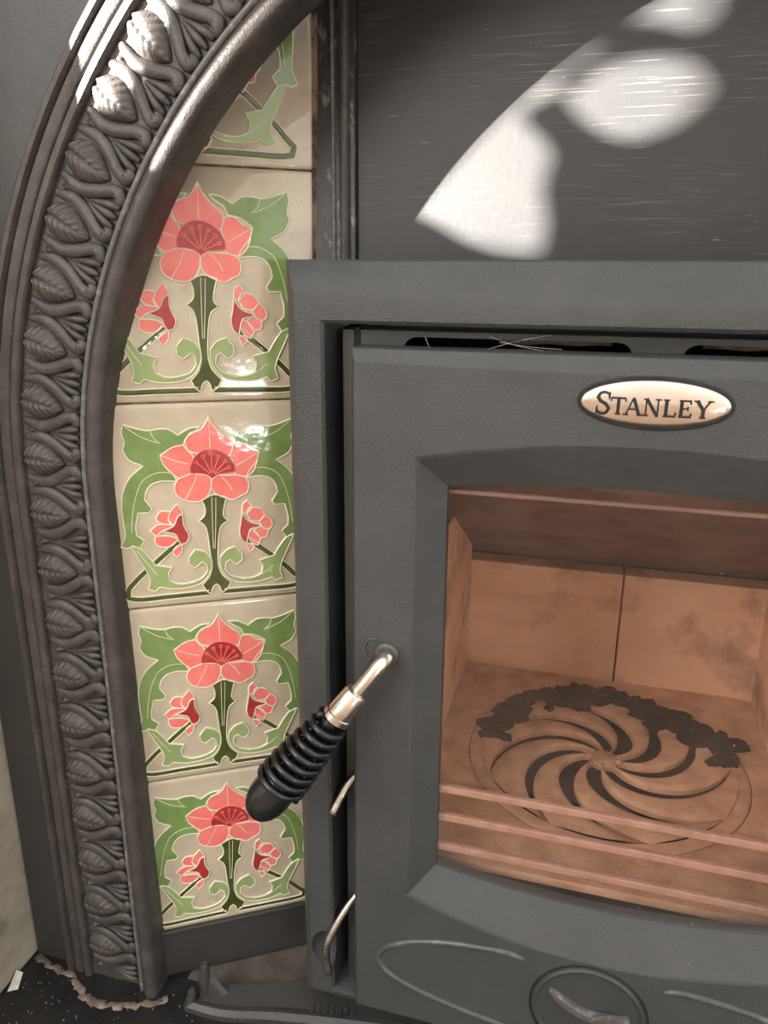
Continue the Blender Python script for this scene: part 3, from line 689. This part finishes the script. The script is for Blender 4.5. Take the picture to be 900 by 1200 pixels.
# charred residue along the back of the grate
ch = MB(); rn = random.Random(3)
for k in range(120):
    a = math.radians(rn.uniform(8, 178)); r = rn.gauss(106, 9); c = (GX + r * math.cos(a), GY + r * math.sin(a) * 1.0, -424 + rn.uniform(0, 3)); sz = rn.uniform(5, 13)
    v, f = ellipsoid(c, (sz * rn.uniform(.8, 1.5), sz * rn.uniform(.7, 1.1), rn.uniform(3, 6)), 9, 5)
    ch.add([(x + rn.uniform(-1.4, 1.4), y + rn.uniform(-1.4, 1.4), z + rn.uniform(-1, 1)) for x, y, z in v], f)
tag(ch.build('charcoal_residue', M_char, stv, smooth=True), 'black charred residue', kind='stuff')
# log guard bars behind the glass
for z in (-132, -355, -379, -405):
    h_ = 1.6 if z > -200 else 3.0
    MB().box(-119, 177, 464, 469, z - h_, z + h_).build('log_guard_bar' if z < -200 else 'glass_clip', M_bar if z < -200 else M_baffle, stv, bevel=1.2)

# door
DXL, DXR = -146.0, 204.0
O0 = rect_loop(-104, 162, -106.5, -432, 440, top=14, bot=-24)
O1 = rect_loop(-87.5, 145.5, -126.5, -416.5, 458, top=6, bot=-11)
def shrink(l, d, y): return [(p_[0] + d * (1 if p_[0] < CX else -1) * min(1, abs(p_[0] - CX) / 30), y, p_[2] + d * (1 if p_[2] < -270 else -1) * min(1, abs(p_[2] + 270) / 30)) for p_ in l]
dl = [rect_loop(DXL + 2, DXR - 2, -44, -550, 467), rect_loop(DXL, DXR, -42, -552, 465), rect_loop(DXL, DXR, -42, -552, 445.5),
      rect_loop(DXL + .7, DXR - .7, -42.7, -551.4, 443.8), rect_loop(DXL + 2.6, DXR - 2.6, -48.5, -549, 440.4, top=-2), rect_loop(DXL + 4, DXR - 4, -50, -547.6, 440, top=-2),
      shrink(O0, -1.2, 440), shrink(O0, .5, 440.7), shrink(O1, -.6, 457.6), O1, [(p_[0], 463, p_[2]) for p_ in O1], [(p_[0], 467, p_[2]) for p_ in O1], rect_loop(DXL + 2, DXR - 2, -44, -550, 467)]
mb = MB(); loops(mb, dl); door = mb.build('door', M_stove, stv, smooth=13)
gp = MB(); gi = [(p_[0] + (.5 if p_[0] < CX else -.5), 460, p_[2]) for p_ in O1]
n = len(gi); gp.add(gi, [tuple(range(n))]); gl_o = gp.build('glass_pane', M_glass, door)
tag(gl_o, 'dusty amber-tinted glass')
# raised ribs on the lower door
RIB = [(-18, -466.5), (-26, -463.8), (-51, -464.6), (-80, -468.5), (-106, -476.5), (-122, -487), (-126, -497), (-119, -508), (-88, -520.5), (-48, -529), (-15, -533.5)]
for sx in (1, -1):
    pts = [(CX + (a - CX) * sx, 440.2, b) for a, b in RIB]; sp = spline(pts, 6)
    rb = MB(); rb.tube(sp, [.9 + 1.7 * min(1, i / 5, (len(sp) - 1 - i) / 5) for i in range(len(sp))], 10); rb.build('rib', M_worn, door, smooth=True)
# round boss with the chevron emblem
boss = MB(); lathe(boss, [(0, 39.5), (1.6, 39.0), (2.6, 37.4), (2.2, 35.8), (1.2, 34.8), (1.2, .1)], (CX, 440.2, -500), (CX, 430, -500), 64)
bs = boss.build('boss', M_stovesmooth, stv, smooth=35)
gr = MB(); gr.tube([(CX + 40.6 * math.cos(2 * math.pi * k / 64), 440.3, -500 + 40.6 * math.sin(2 * math.pi * k / 64)) for k in range(65)], .9, 8, cap=False); gr.build('groove_ring', M_black, bs, smooth=True)
em = MB()
EM = [(2.5, -483.5, 0), (1.5, -486.5, 0), (6, -494, 0), (18, -502.5, 0), (29, -506, 0), (44, -504.5, 0), (58, -500, 0), (56.5, -493.5, 0), (45, -495.5, 0), (33, -496.5, 0), (22, -494.5, 0), (10, -487.5, 0)]
ec = spline([Vector(a) for a in EM], 4, True); cen = Vector((26, -498.5, 0))
l0 = [(a.x, 439.2, a.y) for a in ec]; l1 = [(a.x, 437.5, a.y) for a in ec]
sh = lambda k, y: [(cl[0] + (a.x - cl[0]) * k, y, cl[1] + (a.y - cl[1]) * k) for a in ec for cl in [(a.x * .55 + 12, -498.5 + abs(a.x - 30) * .28)]]
loops(em, [l0, l1, sh(.55, 435.2), sh(.1, 434.6)], 0, False, True); em.build('emblem', M_ridge, bs, smooth=50)

# oval badge with raised letters
bcx, bcz = 28.2, -66.2
bg_ = MB()
def oval(rx, rz, y, n=72): return [(bcx + rx * math.cos(2 * math.pi * k / n), y, bcz + rz * math.sin(2 * math.pi * k / n)) for k in range(n)]
loops(bg_, [oval(40.6, 14.6, 440.3), oval(40.6, 14.6, 438.6), oval(40.0, 14.0, 438.0), oval(38.8, 12.9, 438.0)], 0)
rim = bg_.build('badge_rim', M_letter, stv, smooth=35)
bp_ = MB(); loops(bp_, [oval(38.8, 12.9, 438.6), oval(38.6, 12.7, 437.6)] + [oval(38.4 * math.cos(q) , 12.5 * math.cos(q), 437.5 - 3.0 * math.sin(q)) for q in (0.08, .2, .4, .6, .8, 1.0, 1.2, 1.4, 1.54)], 0, False, True)
badge = bp_.build('badge', M_chrome, stv, smooth=True)
def stroke(mb, pts, wd):
    """flat raised stroke in the badge plane; y follows the badge's dome"""
    def yy(x, z):
        q = min(1, ((x - bcx) / 38.6) ** 2 + ((z - bcz) / 12.7) ** 2); return 437.5 - 3.0 * math.sqrt(max(0, 1 - q)) 
    n = len(pts); v = []; f = []
    if not isinstance(wd, (list, tuple)): wd = [wd] * n
    for i in range(n):
        a = Vector(pts[max(i - 1, 0)]); b = Vector(pts[min(i + 1, n - 1)]); t = (b - a).normalized(); nn = Vector((-t.y, t.x)) * wd[i] / 2
        for s_ in (-1, 1):
            q = Vector(pts[i]) + nn * s_; v += [(q.x, yy(q.x, q.y) - .9, q.y), (q.x, yy(q.x, q.y) + .4, q.y)]
    for i in range(n - 1):
        a, b = i * 4, i * 4 + 4
        f += [(a, a + 2, b + 2, b), (a + 1, b + 1, b + 3, a + 3), (a, b, b + 1, a + 1), (a + 2, a + 3, b + 3, b + 2)]
    f += [(0, 1, 3, 2), (n * 4 - 4, n * 4 - 2, n * 4 - 1, n * 4 - 3)]
    mb.add(v, f)
def letter(ch_, x, w_, h, z0=-72.6):
    mb = MB(); X_ = lambda a: x + a * w_; Z_ = lambda a: z0 + a * h
    S_ = lambda pts, wd: stroke(mb, [(X_(a), Z_(b)) for a, b in pts], wd)
    T, t_ = 1.75, .85
    serif = lambda a, b, hw=.2: stroke(mb, [(X_(a) - hw * 7.5, Z_(b)), (X_(a) + hw * 7.5, Z_(b))], .8)
    if ch_ == 'S':
        sp = spline([Vector((X_(a), Z_(b), 0)) for a, b in ((.93, .72), (.90, .90), (.62, .98), (.25, .93), (.10, .75), (.28, .59), (.70, .45), (.92, .25), (.72, .06), (.35, .02), (.08, .12), (.04, .30))], 5)
        stroke(mb, [(q.x, q.y) for q in sp], [.9 + .9 * math.sin(math.pi * i / (len(sp) - 1)) for i in range(len(sp))])
        stroke(mb, [(X_(.95), Z_(.66)), (X_(.95), Z_(1.0))], .7); stroke(mb, [(X_(.03), Z_(.0)), (X_(.03), Z_(.36))], .7)
    elif ch_ == 'T': S_([(.5, 0), (.5, 1)], T); S_([(0, .95), (1, .95)], 1.0); serif(.5, .04); S_([(.03, .95), (.0, .76)], .8); S_([(.97, .95), (1.0, .76)], .8)
    elif ch_ == 'A': S_([(.08, 0), (.5, 1)], t_); S_([(.5, 1), (.9, 0)], T); S_([(.25, .36), (.75, .36)], .8); serif(.08, .04); serif(.92, .04)
    elif ch_ == 'N': S_([(.14, 0), (.14, 1)], t_); S_([(.14, 1), (.86, 0)], T); S_([(.86, 0), (.86, 1)], t_); serif(.12, .04); serif(.1, .96, .15); serif(.86, .96)
    elif ch_ == 'L': S_([(.25, 0), (.25, 1)], T); S_([(.05, .05), (.95, .05)], 1.0); S_([(.93, 0), (1.0, .28)], .8); serif(.25, .96)
    elif ch_ == 'E': S_([(.22, 0), (.22, 1)], T); S_([(.05, .05), (.92, .05)], 1.0); S_([(.05, .95), (.88, .95)], 1.0); S_([(.22, .52), (.7, .52)], .8); S_([(.9, 0), (.98, .25)], .8); S_([(.87, 1), (.9, .76)], .8); S_([(.7, .4), (.7, .64)], .7)
    elif ch_ == 'Y': S_([(.1, 1), (.5, .46)], T); S_([(.9, 1), (.5, .46)], t_); S_([(.5, 0), (.5, .5)], T); serif(.5, .04); serif(.1, .96); serif(.9, .96)
    mb.build('letter', M_letter, badge)
for (c_, x, w_, h) in (('S', -2.0, 7.2, 12.2), ('T', 5.8, 7.6, 9.6), ('A', 13.0, 8.6, 9.6), ('N', 22.8, 8.4, 9.6), ('L', 32.6, 6.6, 9.6), ('E', 40.4, 6.8, 9.6), ('Y', 48.6, 8.6, 9.6)):
    letter(c_, x, w_, h)

# door handle: pin, bent bar, ferrule and coil grip
hA = Vector((-120.8, 440, -239.5)); hB = Vector((-119.5, 424, -238)); hC = Vector((-134.5, 418.0, -258.0)); hD = Vector((-149.0, 413.0, -277.0)); hE = Vector((-203.5, 396, -353))
hb = MB(); hb.tube(spline([hA, Vector((-120, 431, -238.4)), Vector((-122.5, 424.5, -241.5)), hC], 5), [5.6] * 6 + [5.4] * 5 + [5.0] * 5, 16)
handle = hb.build('handle', M_nickel, stv, smooth=40)
ax = (hE - hD).normalized()
q = MB(); lathe(q, [(-1, 5), (0, 7.6), (1.2, 8.4), (19, 8.8), (19.5, 9.6), (23.5, 9.8), (24, 8), (24, .1)], hC, hC + ax, 28); q.build('ferrule', M_nickel, handle, smooth=35)
q = MB(); L0 = (hD - hC).length; cp = []; rr = []; u_ = ax.orthogonal().normalized(); w2 = ax.cross(u_); turns = 8.6; nst = 260
for i in range(nst + 1):
    s_ = i / nst; R_ = 9.8 + 5.8 * min(1, s_ * 1.25) ** .9; a = 2 * math.pi * turns * s_
    cp.append(hD + ax * (1.5 + 63 * s_) + (u_ * math.cos(a) + w2 * math.sin(a)) * R_)
q.tube(cp, 2.5, 9)
q.build('grip_coil', M_plastic, handle, smooth=True)
q = MB(); lathe(q, [(0, 6), (50, 8), (58, 13.5), (64, 14.2), (71, 14.6), (77, 14.2), (83, 12.6), (88, 9.8), (91, 6.0), (92.2, .1)], hD, hD + ax, 32); q.build('grip_end', M_plastic, handle, smooth=True)
q = MB(); lathe(q, [(0, 8.4), (2.2, 8.0), (3.0, 7.0), (3.0, 5)], (-120.8, 440.2, -239.5), (-120.8, 430, -239.5), 28); q.build('escutcheon', M_worn, handle, smooth=35)
q = MB(); q.tube([(-129.5 + 7.2 * math.cos(math.radians(a)), 440.0, -238 + 8.4 * math.sin(math.radians(a))) for a in range(75, 256, 15)], 1.1, 8); q.build('stop_lug', M_worn, handle, smooth=True)

# air levers in the rebate beside the door
def lever(pts, rx):
    q = MB(); sp = spline(pts, 5); q.tube(sp, rx, 10); return q.build('air_lever', M_steel, stv, smooth=True)
lever([(-146, 470, -352), (-156.5, 460, -365), (-165.0, 450.5, -383.5)], 3.2)
lever([(-146, 470, -462), (-156.5, 460, -475), (-169.5, 447.5, -503), (-170.6, 446.5, -512), (-169.0, 447.5, -534)], 3.0)

# ------------------------------------------------------------------ iron ash lip in front of the stove
lip = thing('ash_lip', (-150, 455, -H0), 'low cast-iron ash lip with pronged end and raised numbers on the hearth', 'ash lip')
PB = [(-290, 430), (-262, 430), (-215, 440), (-120, 455), (0, 462), (250, 462)]
PT = [(-274, 455), (-247, 462), (-205, 478), (-120, 492), (0, 498), (250, 498)]
mb = MB(); f_, b_ = spline([Vector((a[0], a[1], 0)) for a in PB], 6), spline([Vector((a[0], a[1], 0)) for a in PT], 6)
sec = []
for a, b in zip(f_, b_):
    sec.append([(a.x, a.y, -H0), (a.x, a.y, -H0 + 5), (a.x + (b.x - a.x) * .12, a.y + (b.y - a.y) * .12, -H0 + 8.5), (a.x + (b.x - a.x) * .24, a.y + (b.y - a.y) * .24, -H0 + 8.0), (a.x + (b.x - a.x) * .30, a.y + (b.y - a.y) * .30, -H0 + 6.5), (b.x, b.y, -H0 + 9), (b.x, b.y, -H0)])
loops(mb, sec, 0, True, True); mb.build('lip_bar', M_ironplate, lip, smooth=30)
for (x, y, z1, r) in ((-283, 447, -556, 5.0), (-290, 436, -574, 4.2)):
    mb = MB(); mb.tube([(x, y, -H0), (x + 1, y, -H0 + (z1 + H0) * .4), (x + 3, y - 1, z1 - 3), (x + 3.2, y - 1, z1)], [r * 1.5, r * 1.05, r * .8, r * .5], 10); mb.build('prong', M_ironplate, lip, smooth=50)
mb = MB(); mb.add([(-288, 440, -H0), (-258, 447, -H0), (-288, 450, -H0), (-284, 446, -566), (-262, 450, -H0 + 9), (-281, 450, -566)], [(0, 1, 3), (1, 4, 5, 3), (0, 3, 5, 2), (2, 5, 4), (0, 2, 4, 1)]); mb.build('web', M_ironplate, lip)
fc = bpy.data.curves.new('number', 'FONT'); fc.body = '1603010'; fc.size = .0085; fc.extrude = .0003; fc.align_x = 'CENTER'; fc.space_character = 1.35
fo = bpy.data.objects.new('tmp', fc); COL.objects.link(fo)
me = bpy.data.meshes.new_from_object(fo.evaluated_get(bpy.context.evaluated_depsgraph_get())); bpy.data.objects.remove(fo)
me.name = 'number'; me.materials.clear(); me.materials.append(M_worn)
local('raised_number', me, lip, Matrix.Translation(P((-172, 462, -H0 + 8.6))) @ Matrix.Rotation(math.pi + .16, 4, 'Z') @ Matrix.Rotation(math.radians(-3.5), 4, 'X'))

# ------------------------------------------------------------------ hearth litter
mb = MB(); mb.box(-306, 364, 459, 890, -H0, -H0 + .6); 
tag(mb.build('ash_dust', M_dust), 'brown ash and dust lying on the hearth behind the lip', 'ash', kind='stuff')
mo = MB(); rn = random.Random(5)
line = [(-449, 441, -H0), (-425, 436, -H0), (-405, 433, -H0), (-393, 425, -H0), (-380, 418, -H0), (-362, 417, -H0), (-345, 420, -H0), (-325, 428, -H0), (-312, 436, -H0)]
sp = spline(line, 6); mo.tube([(a.x + rn.uniform(-1.5, 1.5), a.y + rn.uniform(-1.5, 1.5), a.z + rn.uniform(-1.6, .2)) for a in sp], [rn.uniform(1.2, 4.6) for _ in sp], 9)
mo.v = [(x, y, -H0 + (z + H0) * .45) for x, y, z in mo.v]
tag(mo.build('mortar_bead', M_mortar, smooth=True), 'crumbly beige mortar bead along the foot of the iron surround', 'mortar')
cr_ = MB()
for k in range(420):
    x = rn.uniform(-440, -130); y = rn.uniform(300, 445)
    s_ = rn.uniform(.3, .9); v, f = ellipsoid((x, y, -H0 + (8.8 if x > -262 and y > 400 else 0) + s_ * .6), (s_, s_, s_), 5, 3); cr_.add(v, f)
tag(cr_.build('crumbs', M_mortar), 'pale crumbs scattered over the black hearth', 'crumbs', kind='stuff')
fk = MB(); fk.add([(-449, 404, -595), (-441, 408, -594), (-445, 420, -589), (-450, 418, -586), (-446, 411, -590)], [(0, 1, 4), (1, 2, 4), (2, 3, 4), (3, 0, 4)])
tag(fk.build('paint_flake', M_flake), 'white paint flake at the foot of the stone mantel leg', 'flake')
cw = MB()
for a, b, s_ in (((-66, 462, -35), (-34, 459, -42), 1.0), ((-72, 460, -44), (-30, 462, -33), -1.0), ((-60, 461, -38), (-24, 460, -41), .6), ((-105, 462, -36), (-100, 458, -44), .5)):
    a, b = Vector(a), Vector(b); cw.tube([a.lerp(b, t / 8) + Vector((0, 0, -s_ * math.sin(math.pi * t / 8))) for t in range(9)], .13, 5)
tag(cw.build('cobweb', M_web), 'thin pale cobweb strands across the air slot above the stove door', 'cobweb')
